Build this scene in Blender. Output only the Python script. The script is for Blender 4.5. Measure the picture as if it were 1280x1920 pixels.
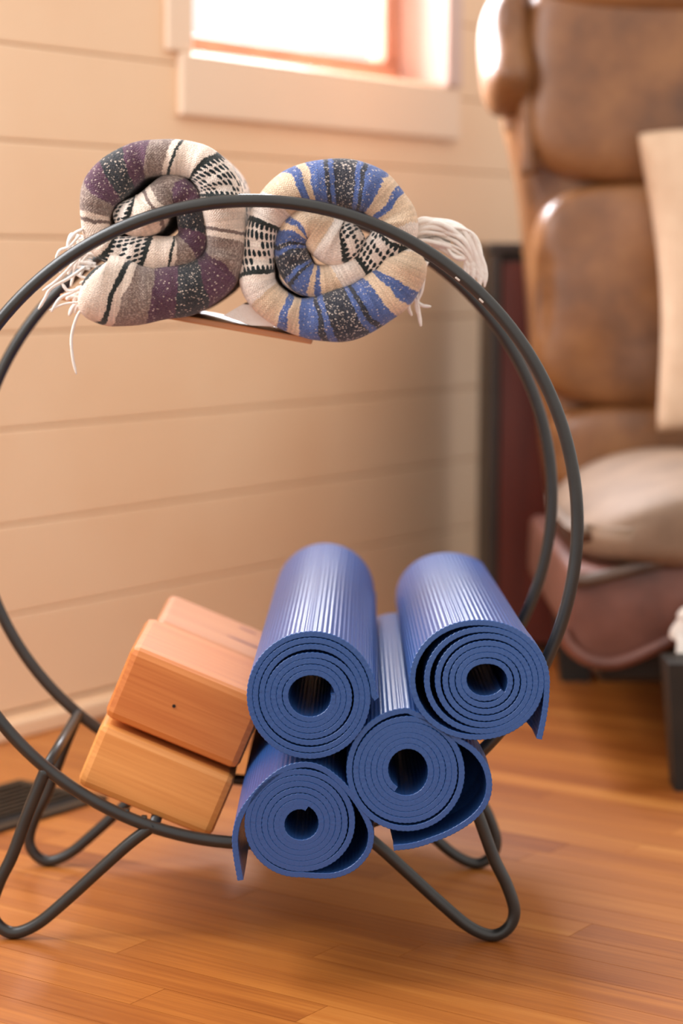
import bpy, bmesh, math, random
import numpy as np
from mathutils import Vector, Matrix
random.seed(7)
C = bpy.context.scene.collection
for o in list(bpy.data.objects): bpy.data.objects.remove(o)

# ------------------------------------------------------------------ camera, world, lights, exposure
F, YAW, PITCH, ROLL = 4000.0, -0.000324, 0.118756, 0.0056915
CAM = np.array([0.0821755, -1.960619, 0.6431296])
FW = np.array([math.sin(YAW)*math.cos(PITCH), math.cos(YAW)*math.cos(PITCH), -math.sin(PITCH)])
RT = np.array([math.cos(YAW), -math.sin(YAW), 0.0]); UP = np.cross(RT, FW)
RT, UP = math.cos(ROLL)*RT+math.sin(ROLL)*UP, -math.sin(ROLL)*RT+math.cos(ROLL)*UP
cd = bpy.data.cameras.new('camera'); cam = bpy.data.objects.new('camera', cd); C.objects.link(cam)
cam.matrix_world = Matrix(((RT[0], UP[0], -FW[0], CAM[0]), (RT[1], UP[1], -FW[1], CAM[1]), (RT[2], UP[2], -FW[2], CAM[2]), (0, 0, 0, 1)))
cd.sensor_fit = 'VERTICAL'; cd.sensor_height = 36; cd.lens = 75
cd.clip_start = .05; cd.clip_end = 60
cd.dof.use_dof = True; cd.dof.focus_distance = 1.885; cd.dof.aperture_fstop = 3.3
bpy.context.scene.camera = cam
sc = bpy.context.scene
sc.view_settings.view_transform = 'Standard'; sc.view_settings.look = 'None'
sc.view_settings.gamma = 1; sc.view_settings.exposure = 0.14; sc.view_settings.use_curve_mapping = False
w = bpy.data.worlds.new('sky'); sc.world = w; w.use_nodes = True
bg = w.node_tree.nodes['Background']; bg.inputs[0].default_value = (1.0, .94, .89, 1); bg.inputs[1].default_value = 1.08

def area(name, loc, target, size, power, col, sy=None):
    l = bpy.data.lights.new(name, 'AREA'); l.energy = power; l.size = size; l.color = col
    if sy: l.shape = 'RECTANGLE'; l.size_y = sy
    o = bpy.data.objects.new(name, l); C.objects.link(o); o.location = loc
    o.rotation_euler = (Vector(target)-Vector(loc)).to_track_quat('-Z', 'Y').to_euler(); return o
area('side_window_light', (-.84, .02, 1.15), (.1, -.1, .30), .8, 27, (.92, .95, 1.0), .9)
area('sky_outside_window', (-.30, 1.84, 1.40), (.20, .60, .40), .95, 150, (.88, .92, 1.0), .8)

# ------------------------------------------------------------------ measuring helpers (rays through the reference view)
def ray(px, py): return FW+RT*(px-640)/F-UP*(py-960)/F
def hit(px, py, P, n):
    d = ray(px, py); P = np.array(P, float); n = np.array(n, float)
    return CAM+d*((P-CAM)@n)/(d@n)
def onY(px, py, y): return hit(px, py, (0, y, 0), (0, 1, 0))

# ------------------------------------------------------------------ object helpers
def tag(o, label=None, cat=None, group=None, kind=None):
    if label: o['label'] = label
    if cat: o['category'] = cat
    if group: o['group'] = group
    if kind: o['kind'] = kind
    return o
def empty(name, loc, label=None, cat=None, group=None, kind=None, rot=(0, 0, 0)):
    o = bpy.data.objects.new(name, None); C.objects.link(o); o.location = loc; o.rotation_euler = rot
    o.empty_display_size = .05
    return tag(o, label, cat, group, kind)
def link(name, me, mat=None, parent=None, smooth=False):
    if mat and not me.materials: me.materials.append(mat)
    o = bpy.data.objects.new(name, me); C.objects.link(o)
    if smooth: me.polygons.foreach_set('use_smooth', [True]*len(me.polygons))
    if parent:
        bpy.context.view_layer.update()
        o.parent = parent; o.matrix_parent_inverse = parent.matrix_world.inverted()
    return o
def mesh(name, V, Fc, mat=None, parent=None, smooth=False):
    me = bpy.data.meshes.new(name); me.from_pydata([tuple(map(float, v)) for v in V], [], Fc); me.update()
    return link(name, me, mat, parent, smooth)
def box_mesh(name, sx, sy, sz, bev=0.0, seg=2):
    bm = bmesh.new(); bmesh.ops.create_cube(bm, size=1)
    for v in bm.verts: v.co = Vector((v.co.x*sx, v.co.y*sy, v.co.z*sz))
    if bev: bmesh.ops.bevel(bm, geom=bm.edges[:], offset=bev, segments=seg, affect='EDGES', profile=.5)
    me = bpy.data.meshes.new(name); bm.to_mesh(me); bm.free(); return me
def box(name, c, s, mat, parent=None, bev=0.0, M=None, smooth=False):
    me = box_mesh(name, *s, bev)
    T = Matrix.Translation(Vector(c)) if M is None else M
    me.transform(T); return link(name, me, mat, parent, smooth)
def catmull(P, n):
    P = np.array(P, float); P = np.vstack([2*P[0]-P[1], P, 2*P[-1]-P[-2]]); out = []
    for i in range(1, len(P)-2):
        t = np.linspace(0, 1, n, endpoint=False)[:, None]
        a, b, c, d = P[i-1], P[i], P[i+1], P[i+2]
        out.append(.5*((2*b)+(c-a)*t+(2*a-5*b+4*c-d)*t**2+(3*b-a-3*c+d)*t**3))
    out.append(P[-2][None]); return np.vstack(out)
def resample(P, n):
    P = np.array(P, float); d = np.r_[0, np.cumsum(np.linalg.norm(np.diff(P[:, :2], axis=0), axis=1))]
    s = np.linspace(0, d[-1], n); return np.stack([np.interp(s, d, P[:, k]) for k in range(P.shape[1])], 1), s
def tube(name, P, r, mat, parent=None, seg=16, closed=False, caps=True):
    P = np.array(P, float); n = len(P); R = np.full(n, r) if np.isscalar(r) else np.array(r)
    if closed: T = np.roll(P, -1, 0)-np.roll(P, 1, 0)
    else: T = np.gradient(P, axis=0)
    T /= np.linalg.norm(T, axis=1)[:, None]
    u = np.cross(T[0], (0, 1, .01)) if abs(T[0][1]) < .9 else np.cross(T[0], (1, 0, 0)); V = []
    for i in range(n):
        u = u-T[i]*(u@T[i]); u /= np.linalg.norm(u); v = np.cross(T[i], u)
        for k in range(seg):
            a = 2*math.pi*k/seg; V.append(P[i]+R[i]*(u*math.cos(a)+v*math.sin(a)))
    Fc = []
    for i in range(n if closed else n-1):
        j = (i+1) % n
        for k in range(seg): Fc.append((i*seg+k, i*seg+(k+1) % seg, j*seg+(k+1) % seg, j*seg+k))
    if not closed and caps: Fc += [tuple(range(seg))[::-1], tuple((n-1)*seg+k for k in range(seg))]
    return mesh(name, V, Fc, mat, parent, True)

# ------------------------------------------------------------------ materials
def M_(name):
    m = bpy.data.materials.new(name); m.use_nodes = True; nt = m.node_tree
    return m, nt, nt.nodes['Principled BSDF']
def N(nt, t, **k):
    n = nt.nodes.new(t)
    for a, b in k.items():
        if a.startswith('i_'):
            key = a[2:]; n.inputs[int(key) if key.isdigit() else key.replace('_', ' ')].default_value = b
        else: setattr(n, a, b)
    return n
def ramp(nt, fac, stops, interp='LINEAR'):
    r = N(nt, 'ShaderNodeValToRGB'); cr = r.color_ramp; cr.interpolation = interp
    while len(cr.elements) < len(stops): cr.elements.new(.5)
    for e, (p, c) in zip(cr.elements, stops): e.position = p; e.color = (*c, 1)
    nt.links.new(fac, r.inputs[0]); return r.outputs[0]
def lin(r, g, b):
    f = lambda c: (c/255/12.92 if c/255 <= .04045 else ((c/255+.055)/1.055)**2.4)
    return (f(r), f(g), f(b))
def noise_mat(name, c1, c2, scale, rough, bump=0, bscale=None, spec=.5, stretch=(1, 1, 1), coat=0, metal=0, detail=4, lo=.35, hi=.65, coord='Object', extra=None):
    m, nt, b = M_(name)
    tc = N(nt, 'ShaderNodeTexCoord'); mp = N(nt, 'ShaderNodeMapping'); mp.inputs['Scale'].default_value = stretch
    nt.links.new(tc.outputs[coord], mp.inputs[0])
    n1 = N(nt, 'ShaderNodeTexNoise', i_Scale=scale, i_Detail=detail); nt.links.new(mp.outputs[0], n1.inputs['Vector'])
    nt.links.new(ramp(nt, n1.outputs[0], [(lo, c1), (hi, c2)]), b.inputs['Base Color'])
    b.inputs['Roughness'].default_value = rough; b.inputs['Specular IOR Level'].default_value = spec
    b.inputs['Coat Weight'].default_value = coat; b.inputs['Coat Roughness'].default_value = .25; b.inputs['Metallic'].default_value = metal
    if bump:
        n2 = N(nt, 'ShaderNodeTexNoise', i_Scale=bscale or scale*4, i_Detail=5.0); nt.links.new(mp.outputs[0], n2.inputs['Vector'])
        bp = N(nt, 'ShaderNodeBump', i_Strength=bump, i_Distance=.002); nt.links.new(n2.outputs[0], bp.inputs['Height']); nt.links.new(bp.outputs[0], b.inputs['Normal'])
    return m
WALLC = lin(228, 188, 152)
wall_m = noise_mat('painted_boards', lin(241, 203, 164), lin(245, 211, 174), 3, .42, .15, 60, spec=.35)
groove_m = noise_mat('wall_backing', lin(150, 105, 75), lin(160, 115, 82), 8, .8)
trim_m = noise_mat('painted_trim', lin(240, 212, 184), lin(243, 216, 188), 3, .4, spec=.4)
sash_m = noise_mat('sash_wood', lin(196, 140, 118), lin(204, 150, 126), 20, .5)
jamb_m = noise_mat('jamb_paint', lin(206, 176, 164), lin(212, 184, 172), 3, .4)
sill_m = noise_mat('sill_wood', lin(205, 140, 96), lin(212, 150, 104), 20, .45)
steel_m = noise_mat('dark_steel', (.017, .016, .014), (.023, .021, .018), 40, .36, .05, 300, spec=.6, coat=.0)
def wood(name, dark, mid, light, rough, coat, per_obj, gs=1.0, axis=0):
    m, nt, b = M_(name); tc = N(nt, 'ShaderNodeTexCoord'); oi = N(nt, 'ShaderNodeObjectInfo')
    off = N(nt, 'ShaderNodeVectorMath', operation='SCALE'); off.inputs[0].default_value = (7.3, 3.1, 5.7); nt.links.new(oi.outputs['Random'], off.inputs['Scale'])
    add = N(nt, 'ShaderNodeVectorMath', operation='ADD'); nt.links.new(tc.outputs['Object'], add.inputs[0]); nt.links.new(off.outputs[0], add.inputs[1])
    mp = N(nt, 'ShaderNodeMapping'); s = [18*gs]*3; s[axis] = 1.3*gs; mp.inputs['Scale'].default_value = s; nt.links.new(add.outputs[0], mp.inputs[0])
    n0 = N(nt, 'ShaderNodeTexNoise', i_Scale=1.2, i_Detail=2.0, i_Distortion=.6); nt.links.new(mp.outputs[0], n0.inputs['Vector'])
    mul = N(nt, 'ShaderNodeMath', operation='MULTIPLY', i_1=9.0); nt.links.new(n0.outputs[0], mul.inputs[0])
    sn = N(nt, 'ShaderNodeMath', operation='SINE'); nt.links.new(mul.outputs[0], sn.inputs[0])
    mp2 = N(nt, 'ShaderNodeMapping'); s2 = [260*gs]*3; s2[axis] = 7*gs; mp2.inputs['Scale'].default_value = s2; nt.links.new(add.outputs[0], mp2.inputs[0])
    n1 = N(nt, 'ShaderNodeTexNoise', i_Scale=1.0, i_Detail=3.0); nt.links.new(mp2.outputs[0], n1.inputs['Vector'])
    a = N(nt, 'ShaderNodeMath', operation='MULTIPLY_ADD', i_1=.16, i_2=.5); nt.links.new(sn.outputs[0], a.inputs[0])
    c = N(nt, 'ShaderNodeMath', operation='MULTIPLY_ADD', i_1=.55); nt.links.new(n1.outputs[0], c.inputs[0]); nt.links.new(a.outputs[0], c.inputs[2])
    d = N(nt, 'ShaderNodeMath', operation='MULTIPLY_ADD', i_1=per_obj, i_2=-.27-per_obj/2); nt.links.new(oi.outputs['Random'], d.inputs[0])
    e = N(nt, 'ShaderNodeMath', operation='ADD'); nt.links.new(c.outputs[0], e.inputs[0]); nt.links.new(d.outputs[0], e.inputs[1])
    nt.links.new(ramp(nt, e.outputs[0], [(.1, dark), (.5, mid), (.9, light)]), b.inputs['Base Color'])
    b.inputs['Roughness'].default_value = rough; b.inputs['Coat Weight'].default_value = coat; b.inputs['Coat Roughness'].default_value = .22
    bp = N(nt, 'ShaderNodeBump', i_Strength=.12, i_Distance=.001); nt.links.new(n1.outputs[0], bp.inputs['Height']); nt.links.new(bp.outputs[0], b.inputs['Normal'])
    return m
floor_m = wood('oak_floor', lin(142, 72, 22), lin(184, 110, 44), lin(206, 137, 66), .42, .22, .34)
floor_gap_m = noise_mat('floor_gap', lin(90, 45, 20), lin(100, 52, 24), 20, .8)
block_a = wood('cedar_block_orange', lin(190, 100, 40), lin(218, 134, 66), lin(228, 152, 84), .5, .1, .1, 1.2)
block_b = wood('cedar_block_pale', lin(214, 134, 62), lin(238, 164, 90), lin(244, 180, 108), .5, .1, .1, 1.2)
block_c = wood('cedar_block_back', lin(176, 104, 62), lin(206, 136, 88), lin(216, 150, 102), .5, .1, .1, 1.2)
shelf_m = wood('shelf_wood', lin(176, 110, 62), lin(205, 142, 90), lin(215, 155, 104), .45, .2, .1)
def leather(name, d, m_, l, rough, coat=0.0):
    m, nt, b = M_(name); tc = N(nt, 'ShaderNodeTexCoord')
    n1 = N(nt, 'ShaderNodeTexNoise', i_Scale=9.0, i_Detail=6.0, i_Roughness=.6); nt.links.new(tc.outputs['Object'], n1.inputs['Vector'])
    nt.links.new(ramp(nt, n1.outputs[0], [(.3, d), (.5, m_), (.72, l)]), b.inputs['Base Color'])
    b.inputs['Roughness'].default_value = rough; b.inputs['Specular IOR Level'].default_value = .6; b.inputs['Coat Weight'].default_value = coat; b.inputs['Coat Roughness'].default_value = .38
    n2 = N(nt, 'ShaderNodeTexNoise', i_Scale=30.0, i_Detail=6.0); nt.links.new(tc.outputs['Object'], n2.inputs['Vector'])
    bp = N(nt, 'ShaderNodeBump', i_Strength=.35, i_Distance=.004); nt.links.new(n2.outputs[0], bp.inputs['Height']); nt.links.new(bp.outputs[0], b.inputs['Normal'])
    return m
leather_m = leather('brown_leather', lin(96, 60, 34), lin(130, 84, 46), lin(156, 106, 60), .42, .15)
leather_seat = leather('tan_leather', lin(108, 84, 64), lin(128, 101, 78), lin(142, 114, 90), .72)
leather_base = leather('red_brown_leather', lin(88, 52, 42), lin(112, 68, 55), lin(126, 80, 66), .45)
welt_m = leather('dark_welt', lin(62, 44, 34), lin(86, 64, 50), lin(100, 76, 60), .45)
leg_shade_m = noise_mat('leg_wood_and_under_shade', (.010, .009, .007), (.02, .016, .012), 20, .6)
cab_m = noise_mat('mahogany_panel', lin(78, 26, 16), lin(96, 36, 22), 6, .4, stretch=(6, 6, .6))
cabf_m = noise_mat('dark_cabinet_frame', (.022, .014, .010), (.035, .022, .015), 12, .45)
pillow_m = noise_mat('cream_linen', lin(212, 180, 150), lin(220, 190, 160), 40, .85, .4, 400)
fluff_m = noise_mat('white_wool', lin(240, 228, 216), lin(248, 238, 228), 60, .95, .6, 300)
yarn_m = noise_mat('white_yarn', lin(246, 236, 226), lin(250, 242, 234), 200, .9, .5, 900)
vent_m = noise_mat('bronze_vent', (.030, .020, .012), (.05, .034, .02), 30, .5, metal=.3)
hole_m = noise_mat('dark_hole', (.01, .007, .005), (.02, .012, .008), 50, .9)
glint_m = noise_mat('pale_glint', (.6, .52, .45), (.7, .6, .5), 50, .3)
def glass():
    m, nt, b = M_('window_glass'); nt.nodes.remove(b); out = nt.nodes['Material Output']
    t = N(nt, 'ShaderNodeBsdfTransparent'); g = N(nt, 'ShaderNodeBsdfGlossy', i_Roughness=.02); x = N(nt, 'ShaderNodeMixShader', i_0=.06)
    nt.links.new(t.outputs[0], x.inputs[1]); nt.links.new(g.outputs[0], x.inputs[2]); nt.links.new(x.outputs[0], out.inputs[0]); return m
glass_m = glass()
def mat_rubber(name, base, sheen_rough):
    m, nt, b = M_(name); uv = N(nt, 'ShaderNodeUVMap')
    sep = N(nt, 'ShaderNodeSeparateXYZ'); nt.links.new(uv.outputs[0], sep.inputs[0])
    tc = N(nt, 'ShaderNodeTexCoord')
    n1 = N(nt, 'ShaderNodeTexNoise', i_Scale=900.0, i_Detail=2.0); nt.links.new(tc.outputs['Object'], n1.inputs['Vector'])
    c = ramp(nt, n1.outputs[0], [(.28, tuple(x*.72 for x in base)), (.45, base), (.66, base), (.8, tuple(min(1, x*1.5+.02) for x in base))])
    nt.links.new(c, b.inputs['Base Color']); b.inputs['Roughness'].default_value = sheen_rough; b.inputs['Specular IOR Level'].default_value = .55
    mp = N(nt, 'ShaderNodeCombineXYZ')
    a1 = N(nt, 'ShaderNodeMath', operation='MULTIPLY', i_1=260.0); a2 = N(nt, 'ShaderNodeMath', operation='MULTIPLY', i_1=520.0)
    nt.links.new(sep.outputs[0], a1.inputs[0]); nt.links.new(sep.outputs[1], a2.inputs[0]); nt.links.new(a1.outputs[0], mp.inputs[0]); nt.links.new(a2.outputs[0], mp.inputs[1])
    n2 = N(nt, 'ShaderNodeTexNoise', i_Scale=1.0, i_Detail=1.0); nt.links.new(mp.outputs[0], n2.inputs['Vector'])
    bp = N(nt, 'ShaderNodeBump', i_Strength=.5, i_Distance=.0006); nt.links.new(n2.outputs[0], bp.inputs['Height']); nt.links.new(bp.outputs[0], b.inputs['Normal'])
    return m
rubber_m = mat_rubber('blue_foam', lin(44, 84, 148), .31)

def attr_mat(name):
    m, nt, b = M_(name); a = N(nt, 'ShaderNodeVertexColor', layer_name='weave'); nt.links.new(a.outputs[0], b.inputs['Base Color'])
    b.inputs['Roughness'].default_value = .92; b.inputs['Specular IOR Level'].default_value = .15; b.inputs['Sheen Weight'].default_value = .25
    uv = N(nt, 'ShaderNodeUVMap'); w1 = N(nt, 'ShaderNodeTexNoise', i_Scale=900.0, i_Detail=1.0); nt.links.new(uv.outputs[0], w1.inputs['Vector'])
    bp = N(nt, 'ShaderNodeBump', i_Strength=.9, i_Distance=.0016); nt.links.new(w1.outputs[0], bp.inputs['Height']); nt.links.new(bp.outputs[0], b.inputs['Normal'])
    return m
blanket_m = attr_mat('woven_cotton')

# ------------------------------------------------------------------ the setting: wall, window, floor
WA = 0.9672925; WD = np.array([math.cos(WA), math.sin(WA), 0]); WN = np.array([math.sin(WA), -math.cos(WA), 0])
W0 = np.array([-0.37204822, 0.82684193, 0.0])
def wallM(s, z, d=0.0):      # a point s along the wall, height z, d into the room; axes: x along wall, y into the wall, z up
    p = W0+WD*s+WN*d
    return Matrix(((WD[0], -WN[0], 0, p[0]), (WD[1], -WN[1], 0, p[1]), (0, 0, 1, z), (0, 0, 0, 1)))
SL, SR, ZB, ZT = .405, 1.085, .925, 1.60      # window opening
S0, S1 = -1.3, 3.0
wall = empty('wall_back', W0, kind='structure')
def slab(name, s0, s1, z0, z1, d0, d1, mat, parent, bev=0.0, kind=None):
    o = box(name, None, (s1-s0, d1-d0, z1-z0), mat, parent, bev, M=wallM((s0+s1)/2, (z0+z1)/2, (d0+d1)/2))
    if kind: o['kind'] = kind
    return o
for a in ((S0, SL-.012, 0, 2.2), (SR+.012, S1, 0, 2.2), (SL-.012, SR+.012, 0, ZB-.01), (SL-.012, SR+.012, ZT+.012, 2.2)):
    slab('backing', *a, -.10, -.012, groove_m, wall)
BEV = .0028
z = .036; rows = []
seams = [.036, .167, .288, .415, .542, .667, .792, .916]
while seams[-1] < 2.1: seams.append(seams[-1]+.1255)
rnd = random.Random(3)
def plank(s0, s1, z0, z1):
    slab('wall_board', s0, s1, z0+.0005, z1-.0005, -.012, 0.0, wall_m, wall, BEV)
for z0, z1 in zip(seams[:-1], seams[1:]):
    if z1 > ZB+.01 and z0 < ZT:
        plank(S0, SL-.002, z0, z1); plank(SR+.002, S1, z0, z1)
        if z0 < ZB < z1: plank(SL, SR, z0, ZB)
    else: plank(S0, S1, z0, z1)
slab('wall_board', S0, S1, .0, .0335, -.012, .0, wall_m, wall, .003)
bb = slab('baseboard_back', S0, S1, 0.0, .026, .0, .014, wall_m, None, .005, 'structure')
# window: casing, apron, sill, jamb, sash, pane
win = empty('window_1', W0+WD*(SL+SR)/2+np.array([0, 0, ZB]), kind='structure')
slab('apron', SL-.03, SR+.048, .843, .932, 0.0, .013, trim_m, win, .004)
slab('casing', SL-.058, SL, .932, ZT+.08, 0.0, .010, trim_m, win, .004)
slab('casing', SR-.002, SR+.045, .932, ZT+.08, 0.0, .018, jamb_m, win, .004)
slab('casing', SL, SR-.003, ZT, ZT+.08, 0.0, .016, trim_m, win, .004)
slab('sill', SL, SR, ZB-.01, ZB+.012, -.14, 0.0, sill_m, win, .002)
slab('jamb', SL-.012, SL, ZB, ZT, -.14, -.001, jamb_m, win)
slab('jamb', SR, SR+.012, ZB, ZT, -.14, -.001, jamb_m, win)
slab('head_jamb', SL, SR, ZT, ZT+.012, -.14, -.001, jamb_m, win)
sash = slab('sash_rail', SL, SR, ZB+.012, ZB+.048, -.115, -.08, sash_m, win, .003)
slab('sash_rail', SL, SR, ZT-.05, ZT, -.115, -.08, sash_m, win, .003)
slab('sash_stile', SR-.046, SR, ZB+.05, ZT-.05, -.115, -.08, sash_m, win, .003)
slab('sash_stile', SL, SL+.045, ZB+.05, ZT-.05, -.115, -.08, sash_m, win, .003)
slab('pane', SL+.045, SR-.046, ZB+.05, ZT-.05, -.100, -.096, glass_m, win)
# floor
floor = empty('floor', (0, 0, 0), kind='structure')
FD = WN.copy(); FV = np.array([math.cos(WA), math.sin(WA), 0])          # strips run square to the wall
def fpt(u, v, z=0.0): return W0+FD*u+FV*v+np.array([0, 0, z])
def fM(u, v, z): 
    p = fpt(u, v, z); return Matrix(((FD[0], -FV[0], 0, p[0]), (FD[1], -FV[1], 0, p[1]), (0, 0, 1, z), (0, 0, 0, 1)))
me = box_mesh('subfloor', 4.6, 5.4, .03); me.transform(fM(2.28, .5, -.0225)); link('subfloor', me, floor_gap_m, floor)
PW = .0482
lens = [.42, .58, .74, .93]
pm = [box_mesh('floor_plank', L-.0006, PW-.0007, .007) for L in lens]
for m_ in pm: m_.materials.append(floor_m)
rf = random.Random(11)
def fuv(px, py):
    p = hit(px, py, (0, 0, 0), (0, 0, 1))-W0; return p@FD, p@FV
u1, v1 = fuv(0, 1775); u2, v2 = fuv(0, 1817); u3, v3 = fuv(0, 1865); uj, vj = fuv(255, 1772); uk, vk = fuv(555, 1915)
print('floor', v1, v2, v3, 'joint', uj, vj, uk, vk)
vbase = v1
rows_ = {}
lo, hi = -14, 40
cnt = 0
for r in range(lo, hi):
    v = vbase+(r+.5)*PW
    u = -.01
    first = lens[rf.randrange(4)]*rf.uniform(.3, 1)
    marks = []
    jr = math.floor((vj-vbase)/PW); kr = math.floor((vk-vbase)/PW)
    x = 0.0
    if r == jr: x = (uj) % .58 - .58; seq = [1]*8
    elif r == kr: x = (uk) % .74 - .74; seq = [2]*8
    else: x = -rf.uniform(0, .5); seq = [rf.randrange(4) for _ in range(8)]
    umax = 1.9 if r < 20 else 1.5
    for q in seq:
        L = lens[q]
        if x > umax: break
        a, b = x, x+L
        if b > .05:
            if a < 0:
                mm = box_mesh('floor_plank', b-.0006, PW-.0007, .007); mm.materials.append(floor_m); mid = b/2
            else: mm = pm[q]; mid = (a+b)/2
            o = bpy.data.objects.new('floor_plank', mm); C.objects.link(o); o.parent = floor
            o.matrix_basis = fM(mid, v, -.0035); cnt += 1
        x += L
print('planks', cnt)

# ------------------------------------------------------------------ hoop rack
R, ZC, D, TR = .3, .394, .2418, .0060
rack = empty('hoop_rack', (0, D/2, 0), 'round dark steel hoop rack standing on four hairpin feet, holding mats, blocks and blankets', 'rack')
for y in (0, D):
    t = np.linspace(0, 2*math.pi, 160, endpoint=False)
    tube('hoop', np.stack([R*np.cos(t), 0*t+y, ZC+R*np.sin(t)], 1), TR, steel_m, rack, 18, True)
legpx = [(862, 1449), (895, 1530), (925, 1612), (950, 1664), (964, 1712), (952, 1744), (922, 1758), (880, 1742), (830, 1701), (755, 1632), (705, 1587), (660, 1553)]
lp = np.array([onY(x, y, 0) for x, y in legpx]); lp[:, 1] = 0
lp[:, 2] += TR-.0002-lp[:, 2].min()
lp = catmull(lp, 8)
for y in (0, D):
    for sgn in (1, -1):
        q = lp.copy(); q[:, 0] *= sgn; q[:, 1] = y; tube('leg', q, TR*.98, steel_m, rack, 14)
for sgn in (1, -1):
    for k in (0, -1):
        x, z = lp[k][0]*sgn, lp[k][2]
        tube('cross_bar', [(x, 0, z), (x, D/2, z), (x, D, z)], TR*.9, steel_m, rack, 14)
for px, py in ((236, 1524), (270, 1534)):
    p = onY(px, py, 0); d = np.array([p[0], 0, p[2]-ZC]); d *= (R-.004)/np.linalg.norm(d)
    box('weld_nub', (d[0], .003, ZC+d[2]), (.006, .008, .006), steel_m, rack, .0015)
for px, py in ((853, 528), (896, 569)):  # pale nubs stand in for the highlights at the hoop's screw holes
    p = onY(px, py, 0); d = np.array([p[0], 0, p[2]-ZC]); d /= np.linalg.norm(d)
    c = np.array([d[0]*(R-.0035), -.0042, ZC+d[2]*(R-.0035)])
    ang = math.atan2(-d[0], d[2])
    o = box('screw_hole_glint', None, (.0055, .002, .0028), glint_m, rack, .0008, M=Matrix.Translation(Vector(c))@Matrix.Rotation(-ang+math.pi, 4, 'Y')); o['label'] = 'small painted glint at a screw hole'

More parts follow.
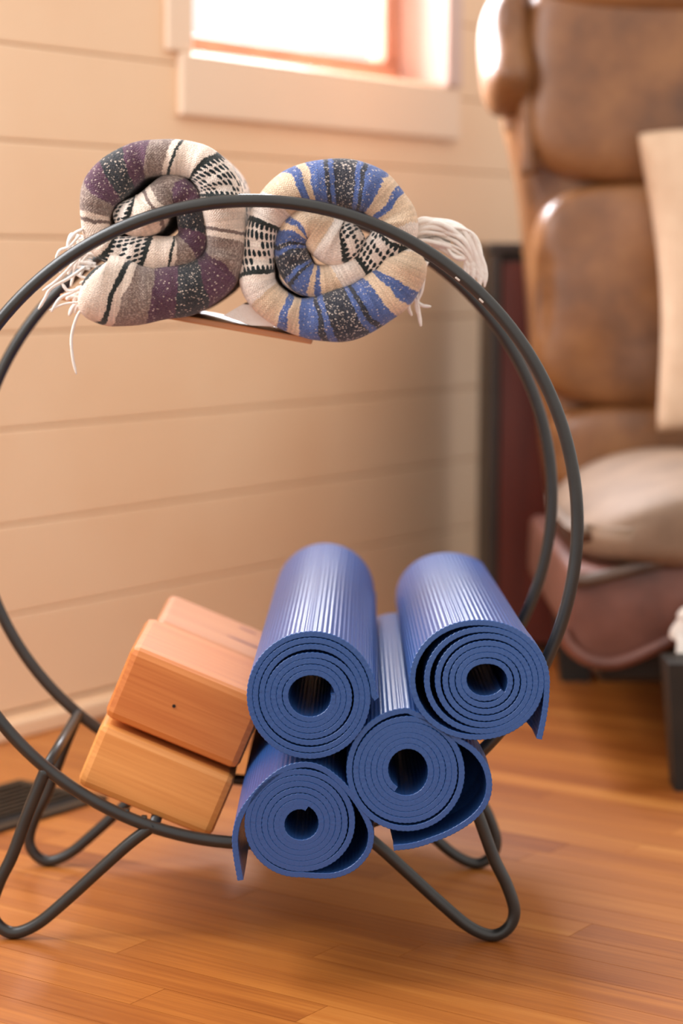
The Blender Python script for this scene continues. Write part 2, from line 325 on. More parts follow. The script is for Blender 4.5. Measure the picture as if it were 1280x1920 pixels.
# ------------------------------------------------------------------ yoga mats
def spiral(c, n0, seq, cw, tail, n=14):
    # seq: [(turn, radius)] ; cw on screen (y down) ; returns crop-pixel centreline
    S = np.array(seq, float); tt = []
    cur = catmull(S, n)
    pts = []
    for a, r in cur:
        th = 2*math.pi*a
        pts.append((c[0]+r*math.cos(th), c[1]+(r*math.sin(th) if cw else -r*math.sin(th))))
    pts = pts+list(tail); return pts
def quarter(order, arrs, n0, r0, first, last):
    idx = {k: 0 for k in arrs}; seq = [(n0, r0)]; n = first
    while n <= last+1e-6:
        k = order[int(round((n % 1)*4)) % 4]
        if idx[k] >= len(arrs[k]): break
        seq.append((n, arrs[k][idx[k]])); idx[k] += 1; n += .25
    return seq
def yoga_mat(name, label, crop, c, n0, r0, arrs, cw, first, last, tail, back, yf, length, thick, mat=rubber_m, vrib=0.00022):
    s = crop[2]
    order = 'RBLT' if cw else 'RTLB'
    pts = np.array(spiral(c, n0, quarter(order, arrs, n0, r0, first, last), cw, [], 10))
    if tail: pts = np.vstack([pts[:-1], catmull([pts[-1]]+tail, 14)]) if True else pts
    px = np.stack([crop[0]+pts[:, 0]*s, crop[1]+pts[:, 1]*s], 1)
    cpx = np.array([crop[0]+c[0]*s, crop[1]+c[1]*s])
    # axis: front centre in plane y=yf; back centre at given pixel, mat length apart
    A = onY(cpx[0], cpx[1], yf); d = ray(*back); 
    # solve |CAM + d t - A| = length (far root)
    w_ = CAM-A; a_ = d@d; b_ = 2*d@w_; c_ = w_@w_-length**2
    t_ = (-b_+math.sqrt(b_*b_-4*a_*c_))/(2*a_); Bk = CAM+d*t_; ax = (Bk-A)/length
    P3 = np.array([hit(x, y, A, ax) for x, y in px])
    e1 = np.cross(ax, (0, 0, 1)); e1 /= np.linalg.norm(e1); e2 = np.cross(e1, ax)   # e1 ~ +x, e2 ~ up
    Q = np.stack([(P3-A)@e1, (P3-A)@e2], 1)
    Q, arc = resample(Q, int(2+np.linalg.norm(np.diff(Q, axis=0), axis=1).sum()/.00075))
    # light smoothing
    for _ in range(6): Q[1:-1] = (Q[:-2]+2*Q[1:-1]+Q[2:])/4
    T = np.gradient(Q, axis=0); T /= np.linalg.norm(T, axis=1)[:, None]; Nn = np.stack([-T[:, 1], T[:, 0]], 1)
    rad = Q/np.maximum(1e-6, np.linalg.norm(Q, axis=1))[:, None]
    if np.median((Nn*rad).sum(1)) < 0: Nn = -Nn
    h = thick/2; rib = vrib*np.sin(2*math.pi*arc/.0042)
    ch = .0005
    dps = [length, .28, .19, .14, .11, .09, .07, .05, .03, ch]
    prof = [(-1, d_, 1) for d_ in dps]+[(-1, 0, 2), (1, 0, 2)]+[(1, d_, 1) for d_ in dps[::-1]]
    V = []; UV = []
    n = len(Q)
    grid = []
    for sg, dy, kd in prof:
        hh = h-(ch if kd == 2 else 0)
        off = sg*hh+(rib if sg > 0 else rib*.5)
        X = Q+Nn*off[:, None] if not np.isscalar(off) else Q+Nn*off
        grid.append(A[None]+e1[None]*X[:, :1]+e2[None]*X[:, 1:]+ax[None]*dy)
    V = np.stack(grid, 1).reshape(-1, 3); k = len(prof)
    # the hoop squeezes the roll where it passes through: keep it inside the ring from the front hoop backwards
    rx, rz = V[:, 0], V[:, 2]-ZC; rho = np.hypot(rx, rz); r0 = .262; rmax = R-TR-.0008; far = rho[V[:, 1] > -.02].max()
    if far > rmax:
        kf = (rmax-r0)/(far-r0); wgt = np.clip((V[:, 1]+.085)/.065, 0, 1); wgt = wgt*wgt*(3-2*wgt)
        new = np.where(rho > r0, r0+(rho-r0)*kf, rho); f_ = 1+(new/np.maximum(rho, 1e-6)-1)*wgt
        V[:, 0] = rx*f_; V[:, 2] = ZC+rz*f_
    Fc = []
    for i in range(n-1):
        for j in range(k):
            j2 = (j+1) % k
            Fc.append((i*k+j, i*k+j2, (i+1)*k+j2, (i+1)*k+j))
    Fc += [tuple(range(k))[::-1], tuple((n-1)*k+j for j in range(k))]
    me = bpy.data.meshes.new(name); me.from_pydata(V.tolist(), [], Fc); me.update()
    uvl = me.uv_layers.new(name='UVMap'); vi = np.zeros(len(me.loops), int); me.loops.foreach_get('vertex_index', vi)
    vv = np.array([p[1] for p in prof]); uv = np.stack([arc[vi//k], vv[vi % k]], 1); uvl.data.foreach_set('uv', uv.ravel())
    me.materials.append(mat)
    bm = bmesh.new(); bm.from_mesh(me); bmesh.ops.recalc_face_normals(bm, faces=bm.faces); bm.to_mesh(me); bm.free()
    o = bpy.data.objects.new(name, me); C.objects.link(o)
    me.transform(Matrix.Translation(Vector(-A))); o.location = A
    tag(o, label, 'yoga mat', 'rolled yoga mats in the hoop rack')
    print(name, 'far', round(float(far), 4), 'axis', ax.round(3), 'back', Bk.round(3), 'zmin', V[:, 2].min().round(3), 'arc', arc[-1].round(2))
    return o
YF = -.135
yoga_mat('yoga_mat', 'upper left rolled blue yoga mat, tightly wound, lying on the two bottom rolls', (450, 1160, .21875), (615, 660), -.01, 186,
    dict(R=[188, 222, 270, 320, 385, 430, 478, 530], B=[205, 252, 300, 350, 405, 467, 520], L=[228, 282, 332, 380, 430, 485, 535], T=[198, 245, 297, 347, 420, 475, 530]),
    True, 0.0, 7.0, [(1170, 610+80)], (610, 1110), YF, .61, .0050)
yoga_mat('yoga_mat', 'upper right rolled blue yoga mat with gaps between coils and loose end hanging down', (760, 1150, .21875), (695, 570), .095, 168,
    dict(B=[160, 218, 275, 332, 388, 440, 488], L=[197, 243, 298, 355, 420, 513, 638], T=[160, 215, 262, 313, 375, 432, 488], R=[203, 262, 320, 370, 420, 470, 518]),
    True, .25, 7.0, [(1209, 680), (1200, 790), (1180, 920), (1145, 1078)], (850, 1121), YF, .61, .0050)
yoga_mat('yoga_mat', 'bottom right rolled blue yoga mat, its outer layer bulging into a wide loose loop', (640, 1310, .234375), (530, 585), .344, 168,
    dict(L=[180, 225, 272, 320, 368, 415, 468], T=[206, 250, 294, 336, 376, 422, 490], R=[185, 232, 280, 330, 375, 432], B=[212, 255, 298, 343, 390, 455]),
    True, .5, 6.75, [(690, 172), (800, 240), (930, 330), (1060, 420), (1150, 545), (1182, 690), (1150, 830), (1050, 955), (880, 1065), (700, 1138), (560, 1178), (416, 1195)], (742, 1240), YF, .61, .0052)
yoga_mat('yoga_mat', 'bottom left rolled blue yoga mat beside the wooden blocks, loose end hanging at left', (420, 1380, .234375), (618, 715), .20, 140,
    dict(T=[150, 188, 233, 283, 333, 379, 428], L=[160, 200, 248, 295, 343, 388, 432], B=[140, 180, 222, 265, 308, 350, 395], R=[160, 205, 250, 297, 347, 405]),
    False, .25, 6.75, [(760, 1120), (900, 1112), (1040, 1050), (1145, 930), (1176, 800), (1150, 690), (1080, 560), (1000, 450), (900, 345), (780, 262), (640, 230), (480, 268), (340, 370), (220, 500), (130, 640), (88, 800), (95, 950), (130, 1155)],
    (590, 1287), YF, .61, .0052)

# ------------------------------------------------------------------ wooden blocks
TH = math.radians(22.5)
def block(px, py, y0, w_, h_, dep, mat, label, front=True):
    tl = onY(px, py, y0)        # top-left front corner
    ex = np.array([math.cos(TH), 0, -math.sin(TH)]); ez = np.array([math.sin(TH), 0, math.cos(TH)])
    c = tl+ex*w_/2-ez*h_/2+np.array([0, dep/2, 0])
    M = Matrix(((ex[0], 0, ez[0], c[0]), (0, 1, 0, c[1]), (ex[2], 0, ez[2], c[2]), (0, 0, 0, 1)))
    me = box_mesh('wood_block', w_, dep, h_, .0075, 2); o = link('wood_block', me, mat); o.matrix_world = M
    tag(o, label, 'wood block', 'wooden yoga blocks stacked in the rack'); return o, M
BY = .012; BW, BD = .1345, .170
b1, M1 = block(190, 1355, BY, BW+.003, .0655, BD, block_b, 'lower front wooden yoga block, pale and tilted, resting on the hoop')
b2, M2 = block(248, 1211, BY, BW+.002, .0735, BD, block_a, 'upper front wooden yoga block, orange, with a small dark knot hole in its face')
for (M, h_, mat, lab, dx) in ((M1, .0655, block_b, 'lower back wooden yoga block, behind the pale front block', .002), (M2, .0735, block_c, 'upper back wooden yoga block, reddish streaks on its top, blurred', .008)):
    me = box_mesh('wood_block', BW, BD, h_, .0075, 2); o = link('wood_block', me, mat); o.matrix_world = M@Matrix.Translation((dx, BD+.001, .0))
    tag(o, lab, 'wood block', 'wooden yoga blocks stacked in the rack')
p = onY(326, 1324, BY); Mi = M2.inverted()@Vector(p)
kh = bmesh.new(); bmesh.ops.create_cone(kh, segments=14, radius1=.0019, radius2=.0015, depth=.0016, cap_ends=True)
me = bpy.data.meshes.new('knot_hole'); kh.to_mesh(me); kh.free()
o = bpy.data.objects.new('knot_hole', me); me.materials.append(hole_m); C.objects.link(o); o.parent = b2
o.matrix_basis = Matrix.Translation((Mi.x, -BD/2-.0001, Mi.z))@Matrix.Rotation(math.pi/2, 4, 'X'); o['label'] = 'small dark knot hole'
# reddish streaks (knots) in the back block's top
for (lx, ly, sx_, sy_) in ((.0, -.02, .05, .010), (-.004, .052, .022, .010)):
    me = bpy.data.meshes.new('knot_streak'); kb = bmesh.new(); bmesh.ops.create_uvsphere(kb, u_segments=16, v_segments=8, radius=.5)
    kb.to_mesh(me); kb.free(); me.transform(Matrix.Diagonal((sx_, sy_, .0008, 1))); me.materials.append(noise_mat('knot', lin(110, 45, 34), lin(130, 60, 44), 60, .6))
    o = bpy.data.objects.new('knot_streak', me); C.objects.link(o); back = [q for q in bpy.data.objects if q.get('label', '').startswith('upper back')][0]
    o.parent = back; o.matrix_basis = Matrix.Translation((lx+.03, ly, .0735/2)); o['label'] = 'dark reddish knot streak'

# ------------------------------------------------------------------ shelf board under the blankets
sa = onY(112, 556, .06); sb = onY(585, 640, .06)
dx = sb-sa; L = np.linalg.norm(dx[[0, 2]]); an = math.atan2(-dx[2], dx[0]); cs = (sa+sb)/2
sh = link('shelf_board', box_mesh('shelf_board', L, D-.06+.004, .006, .0012), shelf_m)
sh.matrix_world = Matrix.Translation((cs[0], .06+(D-.056)/2, cs[2]))@Matrix.Rotation(an, 4, 'Y')
tag(sh, 'thin orange wooden board sloping under the two rolled blankets at the top of the rack', 'shelf')

# ------------------------------------------------------------------ rolled blankets
def hsh(a, b, s=0):
    v = np.sin(a*127.1+b*311.7+s*74.7)*43758.5453; return v-np.floor(v)
def vnoise(a, b, s=0):
    ia, ib = np.floor(a), np.floor(b); fa, fb = a-ia, b-ib; fa = fa*fa*(3-2*fa); fb = fb*fb*(3-2*fb)
    return (hsh(ia, ib, s)*(1-fa)+hsh(ia+1, ib, s)*fa)*(1-fb)+(hsh(ia, ib+1, s)*(1-fa)+hsh(ia+1, ib+1, s)*fa)*fb
def blanket(label, crop, ctrl, table, y0, depth, speck, bulge, skew, cell=.00095):
    s = crop[2]; P = catmull(np.array(ctrl, float), 12)
    W = np.array([onY(crop[0]+x*s, crop[1]+y*s, y0) for x, y in P[:, :2]])
    sc_ = np.linalg.norm(onY(740, 500, y0)-onY(640, 500, y0))/100*s
    A = np.column_stack([W[:, 0], W[:, 2], P[:, 2]*sc_, P[:, 3]])
    tot = np.linalg.norm(np.diff(A[:, :2], axis=0), axis=1).sum(); n = int(tot/.00062)
    A, arc = resample(A, n)
    for _ in range(40): A[1:-1, :3] = (A[:-2, :3]+2*A[1:-1, :3]+A[2:, :3])/4
    Q = A[:, :2]; h = A[:, 2]*(1+.07*(vnoise(arc/.024, arc*0, 21)-.5)*2); q = A[:, 3]
    T = np.gradient(Q, axis=0); T /= np.linalg.norm(T, axis=1)[:, None]; Nn = np.stack([-T[:, 1], T[:, 0]], 1)
    cap = .016                                           # rounded ends
    e = np.minimum(arc, arc[-1]-arc); k = np.clip(e/cap, 0, 1); hc = h*np.sqrt(np.clip(1-(1-k)**2, .0004, 1))
    m1 = 150; a = np.linspace(0, math.pi, m1)
    sec = [(1, depth*x, 0) for x in (1, .8, .6, .4, .25, .12, .05)]
    sn = np.r_[[1]*7, np.cos(a)[1:-1], [-1]*7]; sd = np.r_[[1, .8, .6, .4, .25, .12, .05], np.zeros(m1-2), [.05, .12, .25, .4, .6, .8, 1]]
    sb_ = np.r_[np.zeros(7), np.sin(a)[1:-1], np.zeros(7)]
    # rounded back
    ab = np.linspace(math.pi, 2*math.pi, 12)[1:-1]
    sn = np.r_[sn, np.cos(ab)]; sd = np.r_[sd, np.ones(10)]; sb_ = np.r_[sb_, np.sin(ab)]
    K = len(sn)
    U = arc[:, None]+0*sn[None]; Hh = hc[:, None]+0*sn[None]
    w_ = (np.r_[np.arange(7)*0+1, np.cos(a)[1:-1], np.zeros(7)-1, np.cos(ab)])[None]*0
    # distance round the section
    per = np.zeros((len(arc), K)); yy = sd[None]*depth-sb_[None]*Hh*bulge; nn = sn[None]*Hh
    # fold relief
    fold = .0036*(vnoise(U/.021, nn/.05+3, 1)-.5)+.0024*(vnoise(U/.009, nn/.03, 2)-.5)
    front = np.clip(sb_, 0, 1)[None]
    yy = yy-front*fold*2.0
    nn = nn*(1+.03*np.sin(U/.017+np.sin(U/.05)*2))
    d_ = np.hypot(np.diff(nn, axis=1), np.diff(yy, axis=1)); per[:, 1:] = np.cumsum(d_, 1)
    ww = per-per[:, K//2][:, None]
    # weave relief
    wv = .0004*(np.sin(U*2*math.pi/.0026)*np.sin(ww*2*math.pi/.0026))
    yy = yy-front*wv
    X = Q[:, 0][:, None]+Nn[:, 0][:, None]*nn; Z = Q[:, 1][:, None]+Nn[:, 1][:, None]*nn
    V = np.stack([X, y0+yy, Z], 2).reshape(-1, 3)
    # colour
    dq = np.gradient(q, arc)[:, None]
    uj = (skew*ww+.0016*(vnoise(U/.0016, ww/.0014, 5)-.5)+.004*(vnoise(U/.02, ww/.015, 6)-.5))
    qq = q[:, None]+dq*uj; f = qq-np.floor(qq)
    col = np.zeros(f.shape+(3,)); typ = np.zeros(f.shape, int)
    for (lo_, c_, tp) in table:
        mk = f >= lo_; col[mk] = c_; typ[mk] = tp
    ci, cj = np.floor(U/cell), np.floor(ww/cell+.5*(np.floor(U/cell) % 2)); r1 = hsh(ci, cj, 1); r2 = hsh(ci, cj, 2)
    light = np.array(speck)
    for tp, pr, amt in ((1, .07, .8), (2, .34, .30), (3, .045, .7), (4, .11, .75)):
        mk = (typ == tp) & (r1 < pr); col[mk] = col[mk]*(1-amt)+light*amt*(.7+.5*r2[mk][:, None])
    # diamonds
    dm = typ == 9; fd = (np.where(f > .5, f-1, f))/.085; wz = ww/.0048; jx = np.floor(fd*2.5+.0); off = (jx % 2)*.5
    sl = fd*2.5-jx-.5; ry = (wz+off+sl*.45); ry = ry-np.floor(ry)-.5; blk = hsh(jx, np.floor(wz+off+sl*.45), 3) < .72
    dark = dm & (np.hypot(sl/.44, ry/.36) < 1) & blk
    col[dark] = (.012, .022, .026)
    col = col+(np.array(light)-col)*(0.08*vnoise(U/.0008, ww/.0008, 31)*((typ > 0) & (typ < 9)))[..., None]
    tone = (.84+.32*vnoise(U/.0009, ww/.0009, 9))*(.86+.28*vnoise(U/.0016, ww/.05, 33))*(.90+.16*np.abs(np.sin(U*math.pi/.0026)*np.sin(ww*math.pi/.0026))); col = col*tone[..., None]  # last tone factor paints knit shading between the stitches into the colour
    tone2 = .93+.14*vnoise(U/.01, ww/.012, 10); col = np.clip(col*tone2[..., None], 0, 1)
    N_ = len(arc)
    i = np.arange(N_-1)[:, None]; j = np.arange(K)[None]; j2 = (j+1) % K
    Fq = np.stack([i*K+j+0*j, i*K+j2, (i+1)*K+j2, (i+1)*K+j], 2).reshape(-1, 4)
    me = bpy.data.meshes.new('rolled_blanket'); me.from_pydata(V.tolist(), [], Fq.tolist()+[list(range(K)), list(range((N_-1)*K, N_*K))]); me.update()
    ca = me.color_attributes.new('weave', 'FLOAT_COLOR', 'POINT'); ca.data.foreach_set('color', np.concatenate([col.reshape(-1, 3), np.ones((N_*K, 1))], 1).ravel())
    uvl = me.uv_layers.new(name='UVMap'); vi = np.zeros(len(me.loops), int); me.loops.foreach_get('vertex_index', vi)
    uvl.data.foreach_set('uv', np.stack([U.ravel()[vi], ww.ravel()[vi]], 1).ravel())
    bm = bmesh.new(); bm.from_mesh(me); bmesh.ops.recalc_face_normals(bm, faces=bm.faces); bm.to_mesh(me); bm.free()
    base = V.mean(0); base[2] = V[:, 2].min(); me.transform(Matrix.Translation(Vector(-base)))
    o = link('rolled_blanket', me, blanket_m, None, True); o.location = base
    tag(o, label, 'blanket'); return o
cream = lin(236, 214, 196); white = lin(240, 222, 208); gry = lin(128, 108, 100); pur = lin(84, 50, 72); drk = lin(34, 42, 50); blk_ = lin(48, 52, 50)
TL = [(0, white, 9), (.088, blk_, 0), (.108, cream, 0), (.222, blk_, 0), (.240, cream, 0), (.268, gry, 2), (.36, pur, 3), (.45, drk, 1), (.55, pur, 3), (.64, gry, 2), (.732, cream, 0), (.760, gry, 0), (.778, cream, 0), (.892, blk_, 0), (.912, white, 9)]
LC = [(290, 850, 150, .10), (370, 900, 175, .17), (460, 915, 190, .232), (590, 935, 165, .31), (720, 925, 145, .40), (870, 895, 135, .5), (1000, 820, 125, .6), (1055, 710, 115, .68), (1055, 600, 115, .767), (1045, 500, 120, .85), (1035, 410, 122, .9), (1010, 320, 115, 1.0), (930, 230, 105, 1.1), (850, 200, 95, 1.16), (780, 190, 90, 1.232), (690, 190, 90, 1.31), (575, 210, 100, 1.4), (470, 280, 112, 1.5), (385, 365, 108, 1.6), (352, 450, 92, 1.68), (345, 535, 80, 1.767), (360, 620, 80, 1.84), (415, 685, 80, 1.9), (510, 710, 88, 2.0), (620, 715, 92, 2.1), (700, 720, 98, 2.16), (765, 715, 95, 2.232), (830, 700, 90, 2.31), (880, 630, 85, 2.4), (875, 540, 85, 2.5), (845, 420, 85, 2.6), (770, 362, 90, 2.65), (715, 400, 95, 2.71), (670, 455, 108, 2.767), (625, 500, 118, 2.83), (560, 512, 108, 2.88), (500, 500, 92, 2.94), (445, 480, 75, 3.02)]
bl1 = blanket('purple, grey and cream striped woven blanket rolled up on top of the rack', (60, 230, .34375), LC, TL, .036, .17, cream, .95, .22)
tan = lin(228, 198, 168); blu = lin(78, 102, 160); blk2 = lin(36, 42, 56)
TRt = [(0, white, 9), (.088, blk_, 0), (.106, white, 0), (.195, tan, 0), (.298, blu, 3), (.325, tan, 0), (.352, blu, 3), (.415, blk2, 1), (.435, blu, 3), (.455, blk2, 4), (.545, blu, 3), (.568, blk2, 1), (.588, blu, 3), (.648, tan, 0), (.676, blu, 3), (.702, tan, 0), (.81, white, 0), (.894, blk_, 0), (.912, white, 9)]
RC = [(868, 500, 85, .19), (845, 580, 105, .25), (785, 680, 118, .312), (720, 730, 125, .35), (630, 785, 130, .43), (540, 815, 125, .5), (430, 835, 108, .58), (340, 830, 92, .645), (270, 805, 88, .69), (185, 745, 88, .78), (140, 680, 88, .85), (132, 620, 86, .9), (140, 500, 80, 1.0), (160, 400, 80, 1.08), (215, 305, 88, 1.17), (290, 235, 95, 1.27), (350, 205, 100, 1.312), (430, 187, 105, 1.38), (560, 190, 110, 1.5), (680, 222, 110, 1.62), (730, 262, 105, 1.66), (765, 300, 100, 1.69), (800, 355, 102, 1.76), (800, 425, 105, 1.84), (765, 480, 98, 1.92), (705, 525, 80, 2.0), (630, 580, 75, 2.1), (560, 620, 72, 2.15), (490, 655, 72, 2.22), (425, 662, 78, 2.31), (350, 635, 85, 2.4), (302, 550, 88, 2.5), (300, 465, 85, 2.6), (335, 405, 85, 2.68), (395, 390, 90, 2.75), (450, 430, 108, 2.80), (520, 475, 120, 2.88), (600, 460, 105, 2.98), (650, 450, 80, 3.05)]
bl2 = blanket('blue, black and tan striped woven blanket rolled up on top of the rack', (430, 270, .390625), RC, TRt, .036, .17, white, .95, -.12)

def strand(px, parent, y, r=.0011, wob=.0, name='fringe_strand', taper=True):
    P = np.array([onY(a[0], a[1], y+(a[2] if len(a) > 2 else 0)) for a in px])
    P = catmull(P, 8); rr = np.full(len(P), r)
    if taper: rr[-4:] *= np.linspace(1, .5, 4)
    o = tube(name, P, rr, yarn_m, parent, 7); return o
rf = random.Random(5)
for px in ([(150, 440), (130, 462), (112, 470), (104, 488)], [(158, 470), (132, 500), (104, 528), (80, 545)], [(160, 500), (128, 522), (96, 540), (84, 560), (72, 580)], [(165, 530), (135, 548), (112, 560), (96, 585)],
           [(150, 455), (120, 480), (108, 490)], [(170, 520), (150, 540), (128, 545), (115, 530)], [(176, 560), (150, 566), (120, 570), (92, 582)], [(165, 572), (146, 590), (134, 630), (136, 670), (143, 702)],
           [(155, 430), (140, 438), (128, 456), (134, 470)], [(180, 540), (160, 556), (148, 572), (160, 582)], [(152, 480), (125, 492), (112, 512)]):
    strand(px, bl1, .03, rf.uniform(.0011, .0017))
for k in range(26):   # soft bunch where the fringe leaves the left roll
    x, y = rf.uniform(146, 172), rf.uniform(435, 575)
    strand([(x+20, y+4), (x, y), (x-14, y+rf.uniform(-5, 14)), (x-22, y+rf.uniform(0, 26))], bl1, .05, rf.uniform(.0010, .0022))
for k in range(46):  # thick white bunch of loose yarn right of the blue roll
    t = rf.random(); sx, sy = 772+rf.uniform(-6, 10), 425+42*t
    x1, y1 = 806+rf.uniform(-10, 22), 414+48*t+rf.uniform(-9, 7)
    x2, y2 = 850+28*(1-t)+rf.uniform(-10, 10), 432+50*t+rf.uniform(-8, 8)
    x3, y3 = 884+20*(1-t)-10*t+rf.uniform(-6, 6), 478+24*(1-t)+rf.uniform(-10, 14)
    strand([(sx, sy), (x1, y1, rf.uniform(-.01, .01)), (x2, y2, rf.uniform(-.008, .008)), (x3, y3), (x3+rf.uniform(-4, 8), y3+rf.uniform(16, 38))], bl2, .075, rf.uniform(.0012, .0027))
for px in ([(800, 490), (788, 520), (776, 550), (770, 570)], [(796, 500), (782, 540), (784, 580), (789, 612)], [(792, 520), (776, 556), (790, 572), (808, 575)], [(790, 510), (772, 545), (766, 575), (772, 592)], [(796, 505), (790, 545), (780, 570), (786, 596)]):
    strand(px, bl2, .06, rf.uniform(.0014, .0022))
# pale cotton flap between the rolls
fl = [onY(x, y, .045) for x, y in ((418, 592), (455, 570), (500, 575), (515, 612), (470, 610))]
V = [tuple(p) for p in fl]+[tuple(p+np.array([0, .08, 0])) for p in fl]; k = len(fl)
mesh('cotton_flap', V, [tuple(range(k)), tuple(range(2*k-1, k-1, -1))]+[(i, i+k, (i+1) % k+k, (i+1) % k) for i in range(k)], yarn_m, bl2)['label'] = 'pale unpatterned flap'

# ------------------------------------------------------------------ leather chair
def puff(name, c, s, mat, parent, e=.35, nu=64, nv=40, fn=None):
    V = []; Fc = []
    pw = lambda x, p: math.copysign(abs(x)**p, x)
    for i in range(nv+1):
        ph = -math.pi/2+math.pi*i/nv
        for j in range(nu):
            th = 2*math.pi*j/nu
            x = pw(math.cos(ph), e)*pw(math.cos(th), e); y = pw(math.cos(ph), e)*pw(math.sin(th), e); z = pw(math.sin(ph), e)
            p = [c[0]+x*s[0]/2, c[1]+y*s[1]/2, c[2]+z*s[2]/2]
            if fn: p = fn(p, x, y, z)
            V.append(p)
    for i in range(nv):
        for j in range(nu):
            Fc.append((i*nu+j, i*nu+(j+1) % nu, (i+1)*nu+(j+1) % nu, (i+1)*nu+j))
    return mesh(name, V, Fc, mat, parent, True)
def outline(pxs, y): return [onY(x, yy, y) for x, yy in pxs]
def extrude(name, pts, y0, y1, mat, parent, bev=.01):
    bm = bmesh.new(); vs = [bm.verts.new((p[0], y0, p[2])) for p in pts]; f = bm.faces.new(vs)
    g = bmesh.ops.extrude_face_region(bm, geom=[f]); 
    for v in g['geom']:
        if isinstance(v, bmesh.types.BMVert): v.co.y = y1
    bmesh.ops.recalc_face_normals(bm, faces=bm.faces)
    if bev: bmesh.ops.bevel(bm, geom=bm.edges[:], offset=bev, segments=4, affect='EDGES', profile=.5)
    me = bpy.data.meshes.new(name); bm.to_mesh(me); bm.free(); return link(name, me, mat, parent, True)
XR = .98
ch = empty('leather_chair', (.66, 1.0, 0), 'brown leather upholstered easy chair with channelled back, standing by the wall at right', 'chair')
YB = 1.30
shell = outline([(946, 205), (962, 270), (980, 350), (990, 450), (1002, 620), (1020, 800), (1040, 960), (1050, 1130), (1062, 1225)], YB)
pts = [(p[0], 0, p[2]) for p in shell]+[(XR, 0, shell[-1][2]), (XR, 0, 1.10), (.33, 0, 1.10)]
pts = [(p[0], 0, p[2]) for p in outline([(960, -60)], YB)]+pts[:len(shell)]+[(XR, 0, shell[-1][2]), (XR, 0, 1.09)]
extrude('back_shell', pts, YB, YB+.16, leather_m, ch, .035)
def seg(pxl, pxt, pxb, name, th, extra=None, e=.4):
    a = onY(pxl, pxt, YB); b = onY(pxl, pxb, YB)
    cx = (a[0]+XR)/2; return puff(name, (cx, YB, (a[2]+b[2])/2), (XR-a[0], th, a[2]-b[2]), leather_m, ch, e, 80, 48, extra)
seg(985, -70, 348, 'back_cushion', .13)
def crease(p, x, y, z):
    if y < 0:
        cx, cz = p[0], p[2]; a = onY(1012, 552, YB); b = onY(1092, 515, YB); m = (a+b)/2
        ab = b-a; t = np.clip(((cx-a[0])*ab[0]+(cz-a[2])*ab[2])/(ab[0]**2+ab[2]**2), 0, 1)
        dz = cz-(a[2]+ab[2]*t+.012*math.sin(math.pi*t)); dd = math.hypot(cx-(a[0]+ab[0]*t), dz)
        p[1] += .022*math.exp(-(dd/.010)**2)
        p[1] += .006*math.sin(cx*31)*math.cos(cz*27)
    return p
seg(998, 340, 765, 'back_cushion', .15, crease)
seg(1030, 752, 935, 'back_cushion', .15)
# rolled wing at the upper left of the back
def wing(p, x, y, z):
    t = (p[2]-.86)/.2; p[1] += .02*math.sin(p[2]*40); return p
a = onY(908, 90, YB-.03); b = onY(1000, 90, YB-.03); zt = onY(940, -22, YB-.03)[2]; zb = onY(940, 214, YB-.03)[2]
puff('back_roll', ((a[0]+b[0])/2, YB+.03, (zt+zb)/2), (b[0]-a[0]+.006, .22, zt-zb), leather_m, ch, .75, 60, 40, wing)
t_ = onY(1010, -12, YB); puff('back_roll', ((a[0]+XR)/2+.03, YB+.03, onY(1010, 2, YB)[2]+.03), (XR-a[0]-.06, .22, .12), leather_m, ch, .5, 60, 30)
side = catmull([onY(x, y, YB-.035) for x, y in ((958, 20), (975, 110), (985, 200), (990, 330))], 10)
tube('welt', side, .012, leather_m, ch, 12)
# seat
YS0, YS1 = .66, 1.26
A = onY(1064, 985, .80); zt = onY(1240, 880, .80)[2]; zb = onY(1100, 1085, .70)[2]
def crown(p, x, y, z):
    tx = (p[0]-A[0])/.3
    if z > 0: p[2] -= .055*max(0, 1-tx/.62)**2*1.0
    p[2] += .012*min(1.0, max(0, tx))*(z < 0)
    return p
puff('seat_cushion', ((A[0]+XR)/2, (YS0+YS1)/2, (zt+zb)/2), (XR-A[0], YS1-YS0, zt-zb), leather_seat, ch, .42, 90, 44, crown)
YR = .70
ra = outline([(1068, 1070), (1064, 1130), (1062, 1190), (1085, 1228), (1125, 1246), (1170, 1244), (1230, 1220), (1290, 1186), (1340, 1165)], YR)
zt2 = onY(1100, 1078, YR)[2]
pts = [(p[0], 0, p[2]) for p in ra]+[(XR, 0, ra[-1][2]), (XR, 0, zt2+.03), (ra[0][0]+.1, 0, zt2+.012)]
extrude('seat_rail', pts, YR, 1.28, leather_base, ch, .010)
tube('welt', catmull(outline([(1066, 1085), (1100, 1088), (1160, 1074), (1230, 1056), (1300, 1036), (1400, 1020)], YR-.004), 8), .0085, welt_m, ch, 12)
tube('welt', catmull(outline([(1050, 1178), (1068, 1212), (1100, 1236), (1140, 1244), (1180, 1236), (1230, 1214), (1290, 1184), (1340, 1165)], YR-.004), 8), .0085, leather_base, ch, 12)
lx0 = onY(1238, 1300, .62)[0]
for (x, y) in ((lx0+.036, .60), (XR-.06, .70), (.44, 1.27), (XR-.06, 1.27)):
    V = []
    for zz, hw in ((0, .022), (.07, .028), (.16, .036)):
        V += [(x-hw, y-hw, zz), (x+hw, y-hw, zz), (x+hw, y+hw, zz), (x-hw, y+hw, zz)]
    Fc = [(3, 2, 1, 0), (8, 9, 10, 11)]+[(r*4+k, r*4+(k+1) % 4, r*4+4+(k+1) % 4, r*4+4+k) for r in range(2) for k in range(4)]
    mesh('leg', V, Fc, leg_shade_m, ch)
box('under_shade_box', (.69, .995, .137), (.56, .55, .065), leg_shade_m, ch, .01)  # near-black box stands in for the shade beneath the chair
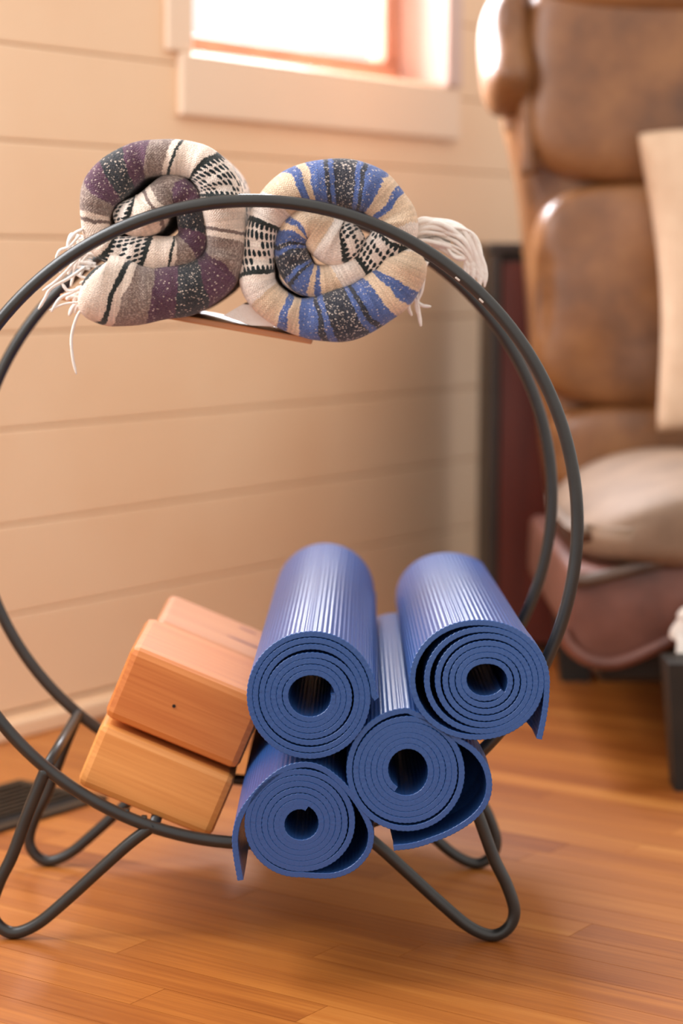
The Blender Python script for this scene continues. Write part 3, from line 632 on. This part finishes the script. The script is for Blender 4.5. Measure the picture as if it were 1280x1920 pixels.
# cushion leaning on the back
pc = outline([(1186, 252)], 1.13)[0]
def pill(name):
    n = 40; V = []; Fc = []; S = .46; x0 = pc[0]+.005; zt_ = pc[2]-.005
    for sgn in (-1, 1):
        for i in range(n+1):
            for j in range(n+1):
                a, b = i/n*2-1, j/n*2-1
                th = .062*((1-a*a)*(1-b*b))**.42
                pin = 1-.13*(1-b*b)*abs(a)**3; pin2 = 1-.06*(1-a*a)*abs(b)**3
                r_ = 1-.055*(a*a*b*b)**2
                x = a*pin*r_*S/2; z_ = b*pin2*r_*S/2
                V.append((x, sgn*th, z_))
    m = (n+1)**2
    for s_ in (0, 1):
        for i in range(n):
            for j in range(n):
                q = (s_*m+i*(n+1)+j, s_*m+(i+1)*(n+1)+j, s_*m+(i+1)*(n+1)+j+1, s_*m+i*(n+1)+j+1)
                Fc.append(q if s_ == 0 else q[::-1])
    o = mesh(name, V, Fc, pillow_m, None, True)
    bm = bmesh.new(); bm.from_mesh(o.data); bmesh.ops.remove_doubles(bm, verts=bm.verts, dist=.0004); bm.to_mesh(o.data); bm.free()
    return o, S
pl, S = pill('cushion')
pl.rotation_euler = (math.radians(-8), math.radians(-4.5), math.radians(-4)); pl.location = (pc[0]+.247, 1.15, pc[2]-.193)
tag(pl, 'cream linen cushion leaning against the back of the leather chair', 'cushion')
# shaggy throw hanging over the front of the chair
fx = onY(1274, 1196, .64)
def lump(p, x, y, z):
    r_ = .006*math.sin(p[2]*210+p[0]*170)+.005*math.sin(p[0]*330+p[1]*90); p[0] += r_; p[2] += r_*.7; return p
th_o = puff('throw_blanket', (fx[0]+.085, .665, fx[2]+.012), (.17, .05, .062), fluff_m, None, .6, 60, 40, lump)
for k in range(26):
    x = fx[0]+.002+.008*k*.8; z0 = fx[2]-.01
    P = [(x, .645+rf.uniform(-.008, .008), z0+.01), (x+rf.uniform(-.005, .004), .642, z0-.012), (x+rf.uniform(-.008, .006), .642, z0-.022-rf.uniform(0, .012))]
    tube('tassel', catmull(P, 4), [.004]*8+[.002], fluff_m, th_o, 7)
tag(th_o, 'shaggy white wool throw hanging off the front of the leather chair at the frame edge', 'throw')

# ------------------------------------------------------------------ dark cabinet behind the chair
YC = 1.47
a = onY(921, 455, YC); zt = a[2]; x0 = a[0]; cw_ = .42; cdp = .30
cb = empty('cabinet', (x0+cw_/2, YC+cdp/2, 0), 'dark-framed mahogany side cabinet between the board wall and the leather chair', 'cabinet')
box('carcass', (x0+cw_/2, YC+cdp/2+.012, zt/2), (cw_-.004, cdp-.024, zt-.03), cabf_m, cb, .002)
box('top', (x0+cw_/2, YC+cdp/2, zt-.009), (cw_+.008, cdp, .018), cabf_m, cb, .004)
box('side_frame', (x0+.0085, YC+.006, zt/2-.009), (.017, .016, zt-.018), cabf_m, cb, .002)
box('door', (x0+.017+.19, YC+.009, zt/2-.006), (.38, .012, zt-.05), cab_m, cb, .002)

# ------------------------------------------------------------------ floor vent behind the rack
us = [fuv(0, 1478), fuv(0, 1560), fuv(188, 1497), fuv(170, 1520)]
print('vent', us)
v0, v1_ = us[1][1]-.35, us[2][1]; ua, ub = us[2][0]-.005, us[1][0]-.02
ua = us[0][0]; ub = us[1][0]+.004
vt = empty('floor_vent', fpt((ua+ub)/2, (v0+v1_)/2), 'dark bronze slotted floor vent lying flat behind the left legs of the rack', 'vent')
def fb(name, a0, a1, b0, b1, z0, z1, mat=vent_m):
    me = box_mesh(name, a1-a0, b1-b0, z1-z0, .0006, 1); me.transform(fM((a0+a1)/2, (b0+b1)/2, (z0+z1)/2)); return link(name, me, mat, vt)
fb('vent_frame', ua, ua+.014, v0, v1_, 0, .005); fb('vent_frame', ub-.014, ub, v0, v1_, 0, .005)
fb('vent_frame', ua+.014, ub-.014, v0, v0+.014, 0, .005); fb('vent_frame', ua+.014, ub-.014, v1_-.014, v1_, 0, .005)
fb('vent_duct', ua+.012, ub-.012, v0+.012, v1_-.012, .0002, .001, hole_m)
for k in range(7): fb('slat', ua+.022+k*.0125, ua+.027+k*.0125, v0+.014, v1_-.014, .0012, .0042)
